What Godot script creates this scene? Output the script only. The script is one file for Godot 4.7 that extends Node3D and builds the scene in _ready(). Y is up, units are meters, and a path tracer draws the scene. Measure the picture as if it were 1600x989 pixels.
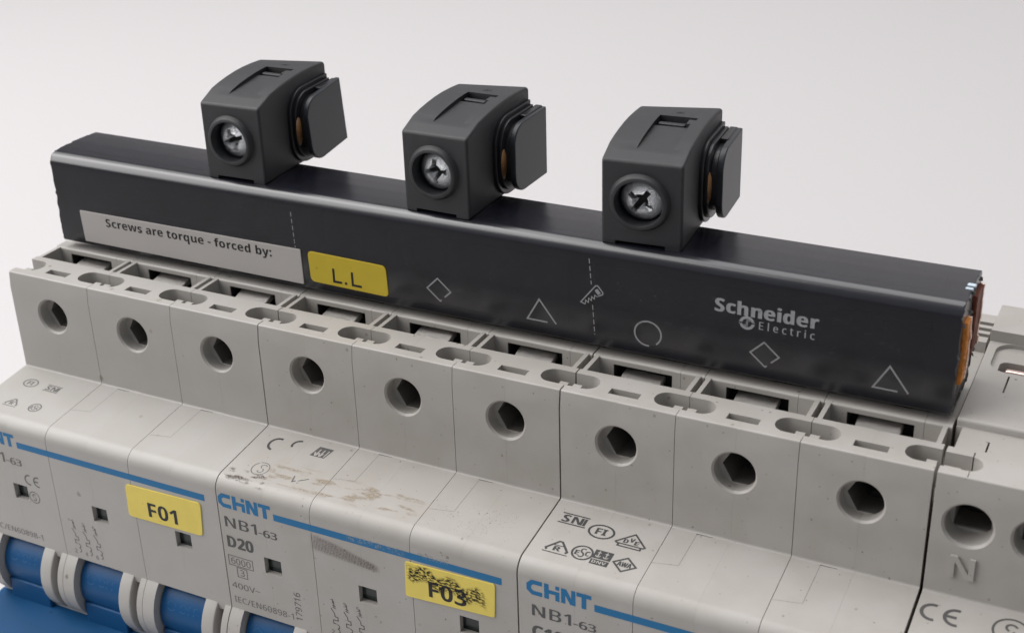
extends Node3D
# All shapes are laid out in millimetres (x along the row of breakers, y up, z towards the viewer)
# and brought to metres when a mesh is committed.
const MM := 0.001
var fonts := {}
var mats := {}
var used := {}
var rng := RandomNumberGenerator.new()

# ---------------------------------------------------------------- naming
func numbered(called: String) -> String:
	if not used.has(called):
		used[called] = 0
		return called
	used[called] += 1
	return "%s_%03d" % [called, used[called]]

func thing(called: String, label: String, category: String, at := Vector3.ZERO, group := "") -> Node3D:
	var o := Node3D.new()
	o.name = numbered(called)
	add_child(o)
	o.position = at * MM
	o.set_meta("label", label)
	o.set_meta("category", category)
	if group:
		o.set_meta("group", group)
	return o

func part(called: String, mesh: Mesh, m: Material, parent: Node, label := "") -> MeshInstance3D:
	var o := MeshInstance3D.new()
	o.name = called
	o.mesh = mesh
	o.material_override = m
	parent.add_child(o, true)
	if label:
		o.set_meta("label", label)
	return o

# ---------------------------------------------------------------- mesh collector
class Shape:
	var v := PackedVector3Array()
	var n := PackedVector3Array()
	var uv := PackedVector2Array()
	func tri(a: Vector3, b: Vector3, c: Vector3, na: Vector3, nb: Vector3, nc: Vector3, ua := Vector2.ZERO, ub := Vector2.ZERO, uc := Vector2.ZERO) -> void:
		var g := (b - a).cross(c - a)
		if g.dot(na + nb + nc) > 0.0:
			v.append_array([a, c, b]); n.append_array([na, nc, nb]); uv.append_array([ua, uc, ub])
		else:
			v.append_array([a, b, c]); n.append_array([na, nb, nc]); uv.append_array([ua, ub, uc])
	func quad(a: Vector3, b: Vector3, c: Vector3, d: Vector3, nn: Vector3) -> void:
		tri(a, b, c, nn, nn, nn)
		tri(a, c, d, nn, nn, nn)
	func add(o: Shape, t := Transform3D()) -> void:
		for i in o.v.size():
			v.append(t * o.v[i])
			n.append((t.basis * o.n[i]).normalized())
			uv.append(o.uv[i])
	func mesh(scale := 0.001) -> ArrayMesh:
		var a := []
		a.resize(Mesh.ARRAY_MAX)
		var w := PackedVector3Array()
		w.resize(v.size())
		for i in v.size():
			w[i] = v[i] * scale
		a[Mesh.ARRAY_VERTEX] = w
		a[Mesh.ARRAY_NORMAL] = n
		a[Mesh.ARRAY_TEX_UV] = uv
		var m := ArrayMesh.new()
		m.add_surface_from_arrays(Mesh.PRIMITIVE_TRIANGLES, a)
		return m

# normals by angle: faces that meet at less than `deg` are smoothed together
func smoothed(v: PackedVector3Array, deg := 38.0) -> Shape:
	var s := Shape.new()
	var lim := cos(deg_to_rad(deg))
	var at := {}
	var fn := PackedVector3Array()
	var kept := PackedVector3Array()
	for i in range(0, v.size(), 3):
		var g := (v[i + 2] - v[i]).cross(v[i + 1] - v[i])
		if g.length() < 1e-9:
			continue
		var f := kept.size() / 3
		for k in 3:
			var key := Vector3i((v[i + k] * 2000.0).round())
			if not at.has(key):
				at[key] = []
			at[key].append(f)
			kept.append(v[i + k])
		fn.append(g)
	for f in fn.size():
		var fu := fn[f].normalized()
		for k in 3:
			var p := kept[f * 3 + k]
			var sum := Vector3.ZERO
			for o in at[Vector3i((p * 2000.0).round())]:
				if fn[o].normalized().dot(fu) > lim:
					sum += fn[o]
			s.v.append(p)
			s.n.append(sum.normalized() if sum.length() > 1e-12 else fu)
			s.uv.append(Vector2.ZERO)
	return s

# a solid prism with rounded rims: poly is in (a, b); its third axis runs from 0 (front, towards +axis) to -depth
func prism(poly: PackedVector2Array, depth: float, bevel := 0.0, segs := 3, back_bevel := false) -> Shape:
	var p := PackedVector2Array()
	for q in poly:
		if p.is_empty() or (q.distance_to(p[-1]) > 0.004 and q.distance_to(p[0]) > 0.004):
			p.append(q)
	if Geometry2D.is_polygon_clockwise(p):
		p = p.duplicate()
		p.reverse()
	var n := p.size()
	var inward := PackedVector2Array()
	for i in n:
		var e0 := (p[i] - p[(i + n - 1) % n]).normalized()
		var e1 := (p[(i + 1) % n] - p[i]).normalized()
		var n0 := Vector2(-e0.y, e0.x)
		var n1 := Vector2(-e1.y, e1.x)
		var m := (n0 + n1).normalized()
		inward.append(m / maxf(0.35, m.dot(n0)))
	var rings := []
	var list := []
	if bevel > 0.0:
		for k in segs + 1:
			var t := float(k) / segs * PI / 2
			list.append(Vector2(bevel * (1.0 - sin(t)), -bevel * (1.0 - cos(t))))
	else:
		list.append(Vector2.ZERO)
	if back_bevel and bevel > 0.0:
		for k in segs + 1:
			var t := float(k) / segs * PI / 2
			list.append(Vector2(bevel * (1.0 - cos(t)), -depth + bevel * (1.0 - sin(t))))
	else:
		list.append(Vector2(0, -depth))
	for q in list:
		var r := PackedVector3Array()
		for i in n:
			var w: Vector2 = p[i] + inward[i] * q.x
			r.append(Vector3(w.x, w.y, q.y))
		rings.append(r)
	var tris := PackedVector3Array()
	for k in rings.size() - 1:
		var a: PackedVector3Array = rings[k]
		var b: PackedVector3Array = rings[k + 1]
		for i in n:
			var j := (i + 1) % n
			tris.append_array([a[i], a[j], b[j], a[i], b[j], b[i]])
	var idx := Geometry2D.triangulate_polygon(PackedVector2Array(Array(rings[0]).map(func(q): return Vector2(q.x, q.y))))
	for k in range(0, idx.size(), 3):
		var a: Vector3 = rings[0][idx[k]]
		var b: Vector3 = rings[0][idx[k + 1]]
		var c: Vector3 = rings[0][idx[k + 2]]
		if (b - a).cross(c - a).z > 0:
			tris.append_array([a, c, b])
		else:
			tris.append_array([a, b, c])
		var z: Array = [rings[-1][idx[k]], rings[-1][idx[k + 1]], rings[-1][idx[k + 2]]]
		if (z[1] - z[0]).cross(z[2] - z[0]).z > 0:
			tris.append_array([z[0], z[1], z[2]])
		else:
			tris.append_array([z[0], z[2], z[1]])
	return smoothed(tris)

# (z, y) outline swept along x from x0 to x1
func along_x(poly: PackedVector2Array, x0: float, x1: float, bevel := 0.0, segs := 3) -> Shape:
	var s := prism(poly, x1 - x0, bevel, segs, true)
	var o := Shape.new()
	o.add(s, Transform3D(Basis(Vector3(0, 0, -1), Vector3(0, 1, 0), Vector3(1, 0, 0)), Vector3(x1, 0, 0)))
	# the outline's first number is -z here
	return o

func zy(list: Array) -> PackedVector2Array:
	var p := PackedVector2Array()
	for q in list:
		p.append(Vector2(-q.x, q.y))
	return p

func arc(c: Vector2, r: float, d0: float, d1: float, n := 8) -> Array:
	var out := []
	for i in n + 1:
		var t := deg_to_rad(lerpf(d0, d1, float(i) / n))
		out.append(c + Vector2(cos(t), sin(t)) * r)
	return out

func round_rect(x0: float, y0: float, x1: float, y1: float, r: float, n := 6) -> PackedVector2Array:
	var p := []
	p += arc(Vector2(x1 - r, y1 - r), r, 0, 90, n)
	p += arc(Vector2(x0 + r, y1 - r), r, 90, 180, n)
	p += arc(Vector2(x0 + r, y0 + r), r, 180, 270, n)
	p += arc(Vector2(x1 - r, y0 + r), r, 270, 360, n)
	return PackedVector2Array(p)

func rbox(lo: Vector3, hi: Vector3, r: float, k := 3) -> Shape:
	var s := Shape.new()
	var c := (lo + hi) / 2
	var h := (hi - lo) / 2
	for axis in 3:
		for side in [-1.0, 1.0]:
			var ua := (axis + 1) % 3
			var va := (axis + 2) % 3
			var gu := []
			var gv := []
			for i in k + 1:
				gu.append(-h[ua] + r * i / k)
				gv.append(-h[va] + r * i / k)
			for i in k + 1:
				gu.append(h[ua] - r + r * i / k)
				gv.append(h[va] - r + r * i / k)
			var pts := []
			for u in gu:
				var row := []
				for v in gv:
					var p := Vector3.ZERO
					p[axis] = side * h[axis]
					p[ua] = u
					p[va] = v
					var inner := p.clamp(-(h - Vector3.ONE * r), h - Vector3.ONE * r)
					var nn := (p - inner).normalized()
					row.append([c + inner + nn * r, nn])
				pts.append(row)
			for i in pts.size() - 1:
				for j in pts[0].size() - 1:
					var a: Array = pts[i][j]
					var b: Array = pts[i + 1][j]
					var d: Array = pts[i + 1][j + 1]
					var e: Array = pts[i][j + 1]
					s.tri(a[0], b[0], d[0], a[1], b[1], d[1])
					s.tri(a[0], d[0], e[0], a[1], d[1], e[1])
	return s

# profile of (radius, height along +z) turned about the z axis
func lathe(profile: Array, at := Vector3.ZERO, segs := 48) -> Shape:
	var t := PackedVector3Array()
	for i in segs:
		var a0 := TAU * i / segs
		var a1 := TAU * (i + 1) / segs
		for k in profile.size() - 1:
			var p: Vector2 = profile[k]
			var q: Vector2 = profile[k + 1]
			var a := Vector3(cos(a0) * p.x, sin(a0) * p.x, p.y) + at
			var b := Vector3(cos(a1) * p.x, sin(a1) * p.x, p.y) + at
			var c := Vector3(cos(a1) * q.x, sin(a1) * q.x, q.y) + at
			var d := Vector3(cos(a0) * q.x, sin(a0) * q.x, q.y) + at
			t.append_array([a, b, c, a, c, d])
	return smoothed(t)

# ---------------------------------------------------------------- booleans
func solid(s: Shape, op := CSGShape3D.OPERATION_UNION) -> CSGMesh3D:
	var c := CSGMesh3D.new()
	c.mesh = s.mesh(1.0)
	c.operation = op
	return c

func cut_box(lo: Vector3, hi: Vector3, op := CSGShape3D.OPERATION_SUBTRACTION) -> CSGBox3D:
	var b := CSGBox3D.new()
	b.size = hi - lo
	b.position = (lo + hi) / 2
	b.operation = op
	return b

func cut_cyl(c: Vector3, r: float, z0: float, z1: float, sides := 40, r_far := -1.0, op := CSGShape3D.OPERATION_SUBTRACTION) -> CSGMesh3D:
	var m := CylinderMesh.new()       # from z0 (far) to z1 (near); r at the near end
	m.top_radius = r
	m.bottom_radius = r if r_far < 0 else r_far
	m.height = z1 - z0
	m.radial_segments = sides
	m.rings = 1
	var b := CSGMesh3D.new()
	b.mesh = m
	b.rotation.x = PI / 2
	b.position = Vector3(c.x, c.y, (z0 + z1) / 2)
	b.operation = op
	return b

func cut_slot_y(poly: PackedVector2Array, y0: float, y1: float, op := CSGShape3D.OPERATION_SUBTRACTION) -> CSGMesh3D:
	# poly in (x, z), standing from y0 to y1
	var q := PackedVector2Array()
	for p in poly:
		q.append(Vector2(p.x, -p.y))
	var s := prism(q, y1 - y0)
	var o := Shape.new()
	o.add(s, Transform3D(Basis(Vector3(1, 0, 0), Vector3(0, 0, -1), Vector3(0, 1, 0)), Vector3(0, y1, 0)))
	return solid(o, op)

func combine(list: Array) -> CSGCombiner3D:
	var c := CSGCombiner3D.new()
	add_child(c)
	for k in list:
		c.add_child(k)
	return c

func baked(c: CSGCombiner3D, deg := 38.0) -> ArrayMesh:
	var m := c.bake_static_mesh()
	var all := PackedVector3Array()
	for s in m.get_surface_count():
		var a := m.surface_get_arrays(s)
		var v: PackedVector3Array = a[Mesh.ARRAY_VERTEX]
		if a[Mesh.ARRAY_INDEX] != null and a[Mesh.ARRAY_INDEX].size():
			for i in a[Mesh.ARRAY_INDEX]:
				all.append(v[i])
		else:
			all.append_array(v)
	remove_child(c)
	c.queue_free()
	return smoothed(all, deg).mesh()

# ---------------------------------------------------------------- flat print
# a frame maps (u, v) in mm on a surface to space: origin, right, up; print lies `lift` above it
func frame(o: Vector3, right := Vector3.RIGHT, up := Vector3.UP) -> Transform3D:
	return Transform3D(Basis(right, up, right.cross(up)), o)

func fill(s: Shape, poly: PackedVector2Array, f: Transform3D, lift := 0.02) -> void:
	var idx := Geometry2D.triangulate_polygon(poly)
	var n := f.basis.z.normalized()
	for k in range(0, idx.size(), 3):
		s.tri(f * Vector3(poly[idx[k]].x, poly[idx[k]].y, lift), f * Vector3(poly[idx[k + 1]].x, poly[idx[k + 1]].y, lift), f * Vector3(poly[idx[k + 2]].x, poly[idx[k + 2]].y, lift), n, n, n)

func line(s: Shape, pts: Array, w: float, f: Transform3D, lift := 0.02, end := Geometry2D.END_BUTT, join := Geometry2D.JOIN_MITER) -> void:
	for poly in Geometry2D.offset_polyline(PackedVector2Array(pts), w / 2, join, end):
		if not Geometry2D.is_polygon_clockwise(poly):
			fill(s, poly, f, lift)

func ring(s: Shape, c: Vector2, r: Vector2, w: float, f: Transform3D, d0 := 0.0, d1 := 360.0, lift := 0.02, n := 36) -> void:
	var nn := f.basis.z.normalized()
	for i in n:
		var a := deg_to_rad(lerpf(d0, d1, float(i) / n))
		var b := deg_to_rad(lerpf(d0, d1, float(i + 1) / n))
		var p := []
		for t in [[a, -0.5], [a, 0.5], [b, 0.5], [b, -0.5]]:
			var q: Vector2 = c + Vector2(cos(t[0]) * (r.x + w * t[1]), sin(t[0]) * (r.y + w * t[1]))
			p.append(f * Vector3(q.x, q.y, lift))
		s.quad(p[0], p[1], p[2], p[3], nn)

# lettering set into the box x0..x1 with its base line at y0 and its height h (height of the whole ink if `ink`)
func letters(s: Shape, text: String, bold: bool, x0: float, x1: float, y0: float, h: float, f: Transform3D, lift := 0.02, depth := 0.0) -> void:
	var t := TextMesh.new()
	t.font = fonts[bold]
	t.text = text
	t.depth = depth
	t.font_size = 64
	t.pixel_size = 1.0
	t.curve_step = 1.0
	var a := t.surface_get_arrays(0)
	var v: PackedVector3Array = a[Mesh.ARRAY_VERTEX]
	var n: PackedVector3Array = a[Mesh.ARRAY_NORMAL]
	var box := AABB(v[0], Vector3.ZERO)
	for p in v:
		box = box.expand(p)
	var cap := TextMesh.new()
	cap.font = fonts[bold]
	cap.text = "H"
	cap.depth = 0.0
	cap.font_size = 64
	cap.pixel_size = 1.0
	var hb := AABB()
	var hv: PackedVector3Array = cap.surface_get_arrays(0)[Mesh.ARRAY_VERTEX]
	hb = AABB(hv[0], Vector3.ZERO)
	for p in hv:
		hb = hb.expand(p)
	var sx := (x1 - x0) / box.size.x
	var sy := h / hb.size.y
	var idx = a[Mesh.ARRAY_INDEX]
	var count: int = idx.size() if idx != null and idx.size() else v.size()
	var q := []
	for i in count:
		var k: int = idx[i] if idx != null and idx.size() else i
		var p := v[k]
		q.append([f * Vector3(x0 + (p.x - box.position.x) * sx, y0 + (p.y - hb.position.y) * sy, lift + p.z), (f.basis * (n[k] if depth > 0.0 else Vector3(0, 0, 1))).normalized()])
	for i in range(0, q.size(), 3):
		s.tri(q[i][0], q[i + 1][0], q[i + 2][0], q[i][1], q[i + 1][1], q[i + 2][1])

# ---------------------------------------------------------------- materials
func srgb(r: float, g: float, b: float) -> Color:
	return Color(r, g, b).linear_to_srgb()

func grain_image(n: int, sd: int, freq: float, lo: float, hi: float, specks: int, speck_dark: float) -> Image:
	var nz := FastNoiseLite.new()
	nz.seed = sd
	nz.frequency = freq
	nz.fractal_octaves = 5
	nz.noise_type = FastNoiseLite.TYPE_SIMPLEX_SMOOTH
	var src := nz.get_seamless_image(n, n)
	src.convert(Image.FORMAT_L8)
	var data := src.get_data()
	var out := PackedByteArray()
	out.resize(n * n * 3)
	for i in n * n:
		var t := data[i] / 255.0
		var g := lerpf(lo, hi, smoothstep(0.2, 0.8, t))
		out[i * 3] = int(clampf(g * 255.0, 0, 255))
		out[i * 3 + 1] = int(clampf((g - (1.0 - g) * 0.10) * 255.0, 0, 255))
		out[i * 3 + 2] = int(clampf((g - (1.0 - g) * 0.35) * 255.0, 0, 255))
	var im := Image.create_from_data(n, n, false, Image.FORMAT_RGB8, out)
	var r := RandomNumberGenerator.new()
	r.seed = sd
	for k in specks:
		var c := Vector2i(r.randi() % n, r.randi() % n)
		var rad := r.randf_range(0.5, 2.2) if r.randf() < 0.85 else r.randf_range(2.0, 4.0)
		var d := lerpf(1.0, speck_dark, r.randf())
		for y in range(-5, 6):
			for x in range(-5, 6):
				var dist := Vector2(x, y * r.randf_range(0.8, 1.2)).length()
				if dist <= rad:
					var q := Vector2i(posmod(c.x + x, n), posmod(c.y + y, n))
					var old := im.get_pixelv(q)
					im.set_pixelv(q, Color(old.r * d, old.g * d * 0.985, old.b * d * 0.95))
	return im

func bump_image(n: int, sd: int, freq: float) -> NoiseTexture2D:
	var nz := FastNoiseLite.new()
	nz.seed = sd
	nz.frequency = freq
	nz.fractal_octaves = 3
	var t := NoiseTexture2D.new()
	t.width = n
	t.height = n
	t.seamless = true
	t.noise = nz
	t.as_normal_map = true
	t.bump_strength = 6.0
	return t

func mat(called: String, c: Color, rough: float, metal := 0.0, spec := 0.5) -> StandardMaterial3D:
	var m := StandardMaterial3D.new()
	m.albedo_color = c
	m.roughness = rough
	m.metallic = metal
	m.metallic_specular = spec
	mats[called] = m
	return m

func triplanar(m: StandardMaterial3D, size_mm: float, tex: Texture2D, nrm: Texture2D, strength := 0.3) -> void:
	m.uv1_triplanar = true
	m.uv1_world_triplanar = true
	m.uv1_triplanar_sharpness = 6.0
	m.uv1_scale = Vector3.ONE * (1000.0 / size_mm)
	if tex:
		m.albedo_texture = tex
	if nrm:
		m.normal_enabled = true
		m.normal_texture = nrm
		m.normal_scale = strength

func make_materials() -> void:
	var dirt := ImageTexture.create_from_image(grain_image(1024, 5, 0.006, 0.972, 1.0, 420, 0.7))
	var clean := ImageTexture.create_from_image(grain_image(512, 9, 0.01, 0.982, 1.0, 40, 0.75))
	var dusty := ImageTexture.create_from_image(grain_image(1024, 31, 0.01, 0.88, 1.0, 60, 1.35))
	var fine := bump_image(512, 3, 0.12)
	var pebble := bump_image(512, 8, 0.30)
	triplanar(mat("grey_plastic", srgb(0.41, 0.390, 0.362), 0.42), 70.0, dirt, null)
	triplanar(mat("grey_plastic_light", srgb(0.425, 0.405, 0.378), 0.42), 61.0, dirt, null)
	triplanar(mat("grey_plastic_clean", srgb(0.42, 0.404, 0.380), 0.42), 83.0, clean, null)
	triplanar(mat("black_bar", srgb(0.0085, 0.009, 0.0150), 0.24, 0.0, 0.8), 60.0, dusty, null)
	triplanar(mat("black_housing", srgb(0.0085, 0.009, 0.012), 0.5, 0.0, 0.62), 14.0, null, pebble, 0.28)
	mat("black_gloss", srgb(0.018, 0.018, 0.021), 0.3)
	mat("black_cap", srgb(0.026, 0.029, 0.035), 0.38)
	mat("cage", srgb(0.15, 0.14, 0.13), 0.45, 0.1)
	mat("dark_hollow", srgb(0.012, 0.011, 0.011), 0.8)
	triplanar(mat("screw", srgb(0.93, 0.95, 0.97), 0.1, 1.0), 9.0, null, pebble, 0.55)
	mat("screw_dark", srgb(0.035, 0.033, 0.031), 0.55, 0.3)
	triplanar(mat("clamp", srgb(0.5, 0.48, 0.455), 0.4, 1.0), 9.0, null, pebble, 0.6)
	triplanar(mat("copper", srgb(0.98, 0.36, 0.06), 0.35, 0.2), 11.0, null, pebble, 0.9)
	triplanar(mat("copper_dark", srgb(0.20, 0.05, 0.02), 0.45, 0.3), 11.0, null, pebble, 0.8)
	mat("copper_bright", srgb(0.90, 0.70, 0.62), 0.25, 0.85)
	mat("lens", srgb(0.22, 0.105, 0.035), 0.5)
	triplanar(mat("burr", srgb(0.20, 0.195, 0.19), 0.6), 6.0, null, pebble, 1.0)
	mat("ink", srgb(0.045, 0.045, 0.047), 0.6)
	mat("ink_light", srgb(0.085, 0.083, 0.082), 0.6)
	mat("ink_faint", srgb(0.135, 0.132, 0.128), 0.6)
	mat("blue_ink", srgb(0.003, 0.145, 0.335), 0.5)
	mat("bar_print", srgb(0.30, 0.30, 0.31), 0.5)
	mat("bar_logo", srgb(0.34, 0.345, 0.36), 0.5)
	mat("white_sticker", srgb(0.45, 0.425, 0.405), 0.4)
	mat("sticker_edge", srgb(0.5, 0.5, 0.48), 0.5)
	triplanar(mat("yellow_sticker", srgb(0.80, 0.64, 0.12), 0.42), 30.0, clean, null)
	triplanar(mat("yellow_sticker_dull", srgb(0.58, 0.435, 0.035), 0.4), 30.0, clean, null)
	mat("black_ink", srgb(0.012, 0.012, 0.014), 0.5)
	mat("pane", srgb(0.008, 0.014, 0.014), 0.25)
	triplanar(mat("blue_plastic", srgb(0.008, 0.075, 0.205), 0.38, 0.0, 0.35), 45.0, clean, null)
	triplanar(mat("blue_bar", srgb(0.007, 0.064, 0.170), 0.4, 0.0, 0.25), 45.0, clean, null)
	mat("blue_relief", srgb(0.012, 0.092, 0.235), 0.5)
	mat("paint_chip", srgb(0.55, 0.66, 0.74), 0.4)
	mat("desk", srgb(0.07, 0.068, 0.066), 0.7)
	mat("paper", srgb(0.56, 0.545, 0.547), 0.8)

# ---------------------------------------------------------------- stains
# an image whose alpha holds a stain: kind 0 hatching, 1 rubbed patch, 2 scribble, 3 specks, 4 scratches
func stain(kind: int, sd: int, w: int, h: int, c: Color, strength: float) -> StandardMaterial3D:
	var nz := FastNoiseLite.new()
	nz.seed = sd
	nz.frequency = 0.05
	nz.fractal_octaves = 4
	var n2 := FastNoiseLite.new()
	n2.seed = sd + 7
	n2.frequency = 0.22
	n2.fractal_octaves = 3
	var im := Image.create_empty(w, h, false, Image.FORMAT_RGBA8)
	for y in h:
		for x in w:
			var u := float(x) / w
			var v := float(y) / h
			var edge := smoothstep(0.0, 0.12, u) * smoothstep(0.0, 0.12, 1.0 - u) * smoothstep(0.0, 0.2, v) * smoothstep(0.0, 0.2, 1.0 - v)
			var a := 0.0
			var p := nz.get_noise_2d(x * (0.45 if kind == 1 else 1.0), y) * 0.5 + 0.5
			var q := n2.get_noise_2d(x, y) * 0.5 + 0.5
			if kind == 0:
				# a band that falls to the right, hatched, darkest at its right end
				var mid := lerpf(0.30, 0.78, u)
				var band := 1.0 - smoothstep(lerpf(0.22, 0.04, u), lerpf(0.46, 0.18, u), absf(v - mid))
				var hatch := smoothstep(0.25, 0.75, 0.5 + 0.5 * sin((u * 150.0 + v * 14.0) + 5.0 * p)) * smoothstep(0.2, 0.6, n2.get_noise_2d(x * 1.2, y * 0.15) * 0.5 + 0.5)
				a = band * lerpf(0.25, 1.0, smoothstep(0.35, 0.75, q)) * lerpf(0.55, 1.0, hatch) * lerpf(0.7, 1.0, u * u) * edge
			elif kind == 1:
				a = smoothstep(0.50, 0.72, p) * lerpf(0.4, 1.0, smoothstep(0.4, 0.7, q)) * edge
			elif kind == 2:
				var mid2 := lerpf(0.25, 0.62, u) + 0.10 * sin(x * 0.09)
				var d := absf(v - mid2)
				var along := n2.get_noise_2d(x * 0.3 + y * 0.25, (y - x * 0.22) * 0.8) * 0.5 + 0.5
				a = (1.0 - smoothstep(0.14, 0.34, d)) * smoothstep(0.45, 0.58, along + 0.25 * (p - 0.45)) * smoothstep(0.0, 0.04, u) * smoothstep(0.0, 0.1, 1.0 - u)
			elif kind == 3:
				a = smoothstep(0.72, 0.80, q) * smoothstep(0.42, 0.62, p) * edge
			else:
				var s := 0.5 + 0.5 * sin((x * 0.8 - y * 1.6) * 0.6 + 6.0 * p)
				a = smoothstep(0.45, 0.8, s) * smoothstep(0.40, 0.55, p) * smoothstep(0.3, 0.5, q) * edge
			im.set_pixel(x, y, Color(c.r, c.g, c.b, clampf(a * strength, 0, 1)))
	var m := StandardMaterial3D.new()
	m.albedo_texture = ImageTexture.create_from_image(im)
	m.transparency = BaseMaterial3D.TRANSPARENCY_ALPHA
	m.roughness = 0.7
	return m

# ---------------------------------------------------------------- the breaker's outline
const FACE := 15.28       # how far the label face stands in front of the terminal face
const HOLE_Y := -7.2
var front := []           # outline from the terminal face over the shoulder to the label face, (z, y)

func make_front() -> void:
	front = [Vector2(0.0, -18.45)]
	front += arc(Vector2(0.35, -18.42), 0.35, 180, 256, 3)
	front += arc(Vector2(FACE - 2.45, -22.62), 2.45, 80, 0, 10)
	front.append(Vector2(FACE, -45.7))

func front_point(s: float) -> Array:
	# the point at arc length s along `front`, and its outward normal, both (z, y)
	var left := s
	for i in front.size() - 1:
		var d: Vector2 = front[i + 1] - front[i]
		if left <= d.length() or i == front.size() - 2:
			var t := d.normalized()
			return [front[i] + t * left, Vector2(-t.y, t.x)]
		left -= d.length()
	return []

# a sheet that follows the outline between arc lengths s0 and s1
func draped(x0: float, x1: float, s0: float, s1: float, lift: float, n := 16) -> Shape:
	var s := Shape.new()
	for i in n:
		var a := front_point(lerpf(s0, s1, float(i) / n))
		var b := front_point(lerpf(s0, s1, float(i + 1) / n))
		var pa: Vector2 = a[0] + a[1] * lift
		var pb: Vector2 = b[0] + b[1] * lift
		var na := Vector3(0, a[1].y, a[1].x)
		var nb := Vector3(0, b[1].y, b[1].x)
		var v0 := float(i) / n
		var v1 := float(i + 1) / n
		var q0 := Vector3(x0, pa.y, pa.x)
		var q1 := Vector3(x1, pa.y, pa.x)
		var q2 := Vector3(x1, pb.y, pb.x)
		var q3 := Vector3(x0, pb.y, pb.x)
		s.tri(q0, q1, q2, na, na, nb, Vector2(0, v0), Vector2(1, v0), Vector2(1, v1))
		s.tri(q0, q2, q3, na, nb, nb, Vector2(0, v0), Vector2(1, v1), Vector2(0, v1))
	return s

func body_outline(deck_back: float) -> Array:
	var p := []
	p.append(Vector2(deck_back, 0.0))
	p += arc(Vector2(-0.62, -0.30), 0.30, 90, 12, 3)
	p.append(Vector2(0.0, -2.9))
	p += front
	p.append(Vector2(FACE, -63.0))
	p.append(Vector2(FACE - 2.2, -65.4))
	p.append(Vector2(0.0, -67.2))
	p.append(Vector2(0.0, -85.0))
	p.append(Vector2(-50.0, -85.0))
	return p

func shell(right: bool) -> CSGCombiner3D:
	var x0 := 9.006 if right else 0.045
	var x1 := 17.955 if right else 8.994
	var p := body_outline(-7.5)
	p.append(Vector2(-50.0, -2.2))
	p += arc(Vector2(-47.4, -1.6), 2.6, 180, 90, 6)
	p.append(Vector2(-38.0, 1.0))
	p.append(Vector2(-37.6, -0.6))
	p.append(Vector2(-15.6, -0.6))
	p += arc(Vector2(-15.2, -0.3), 0.35, 90, 90, 1).slice(0, 1)
	p += arc(Vector2(-12.75, -0.3), 0.35, 90, 0, 4)
	p.append(Vector2(-12.4, -4.3))
	p.append(Vector2(-7.5, -4.3))
	var list := [solid(along_x(zy(p), x0, x1))]
	# ribs between the cable entries
	if right:
		list.append(cut_box(Vector3(16.75, -4.25, -12.6), Vector3(17.45, -0.03, -7.3), CSGShape3D.OPERATION_UNION))
		list.append(cut_box(Vector3(8.0, -4.25, -18), Vector3(14.25, 3, -12.0)))
	else:
		list.append(cut_box(Vector3(0.35, -4.25, -12.6), Vector3(1.05, -0.03, -7.3), CSGShape3D.OPERATION_UNION))
		var lip := [Vector2(-15.6, -0.6), Vector2(-15.2, 0.05)] + arc(Vector2(-12.75, -0.3), 0.35, 90, 0, 4) + [Vector2(-12.4, -4.28), Vector2(-15.6, -4.28)]
		list.append(solid(along_x(zy(lip), 8.6, 14.2)))
		list.append(cut_box(Vector3(3.4, -4.25, -14.9), Vector3(12.9, -0.9, -12.0)))
	# terminal hole with a rounded rim, and the shaft behind it
	list.append(cut_cyl(Vector3(9, HOLE_Y, 0), 3.1, -2.2, 0.5))
	list.append(cut_cyl(Vector3(9, HOLE_Y, 0), 3.42, -0.3, 0.02, 40, 3.1))
	var shaft := cut_cyl(Vector3(9.75, HOLE_Y - 0.15, 0), 3.2, -15.0, -1.9, 6)
	shaft.basis = Basis(Vector3.RIGHT, PI / 2) * Basis(Vector3.UP, PI / 2)
	list.append(shaft)
	# slots in the deck
	var oval := round_rect(-4.6, -6.05, 4.6, -2.05, 1.9)
	var rect := PackedVector2Array([Vector2(6.7, -3.85), Vector2(11.4, -3.85), Vector2(11.4, -2.25), Vector2(6.7, -2.25)])
	if right:
		for i in oval.size():
			oval[i].x += 18.0
	list.append(cut_slot_y(oval, -6.2, 1.0))
	list.append(cut_slot_y(rect, -4.0, 1.0))
	# stops at the front of the oval slot
	var nx := 16.3 if right else 0.35
	list.append(cut_box(Vector3(nx, -6.0, -4.5), Vector3(nx + 1.35, -1.0, -1.8), CSGShape3D.OPERATION_UNION))
	# window pocket
	list.append(cut_box(Vector3(8.05, -36.35, FACE - 1.15), Vector3(11.35, -33.2, FACE + 1)))
	# lever openings and the cheeks between them
	var top := -45.7
	var bot := -58.2
	if right:
		list.append(cut_box(Vector3(8.0, bot, 4.0), Vector3(12.6, top, FACE + 5)))
	else:
		list.append(cut_box(Vector3(2.5, bot, 4.0), Vector3(10.0, top, FACE + 5)))
	var half := (top - bot) / 2
	var bulge := 2.5
	var rad := (half * half + bulge * bulge) / (2 * bulge)
	var ang := rad_to_deg(asin(half / rad))
	var cheek := arc(Vector2(FACE + bulge - rad, top - half), rad, ang, -ang, 14) + [Vector2(FACE - 6, bot), Vector2(FACE - 6, top)]
	if right:
		list.append(solid(along_x(zy(cheek), 12.6, 15.2, 0.3, 2)))
		list.append(solid(along_x(zy(cheek), 16.75, 17.955)))
		list.append(cut_box(Vector3(15.25, bot + 0.2, FACE - 2.0), Vector3(16.7, top - 1.2, FACE + 5)))
	else:
		list.append(solid(along_x(zy(cheek), 0.045, 2.5)))
	if right:
		for k in 3:
			list.append(cut_box(Vector3(11.5, -1.6, -40.9 - k * 2.1), Vector3(18.2, 3, -39.8 - k * 2.1)))
	return combine(list)

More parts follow.
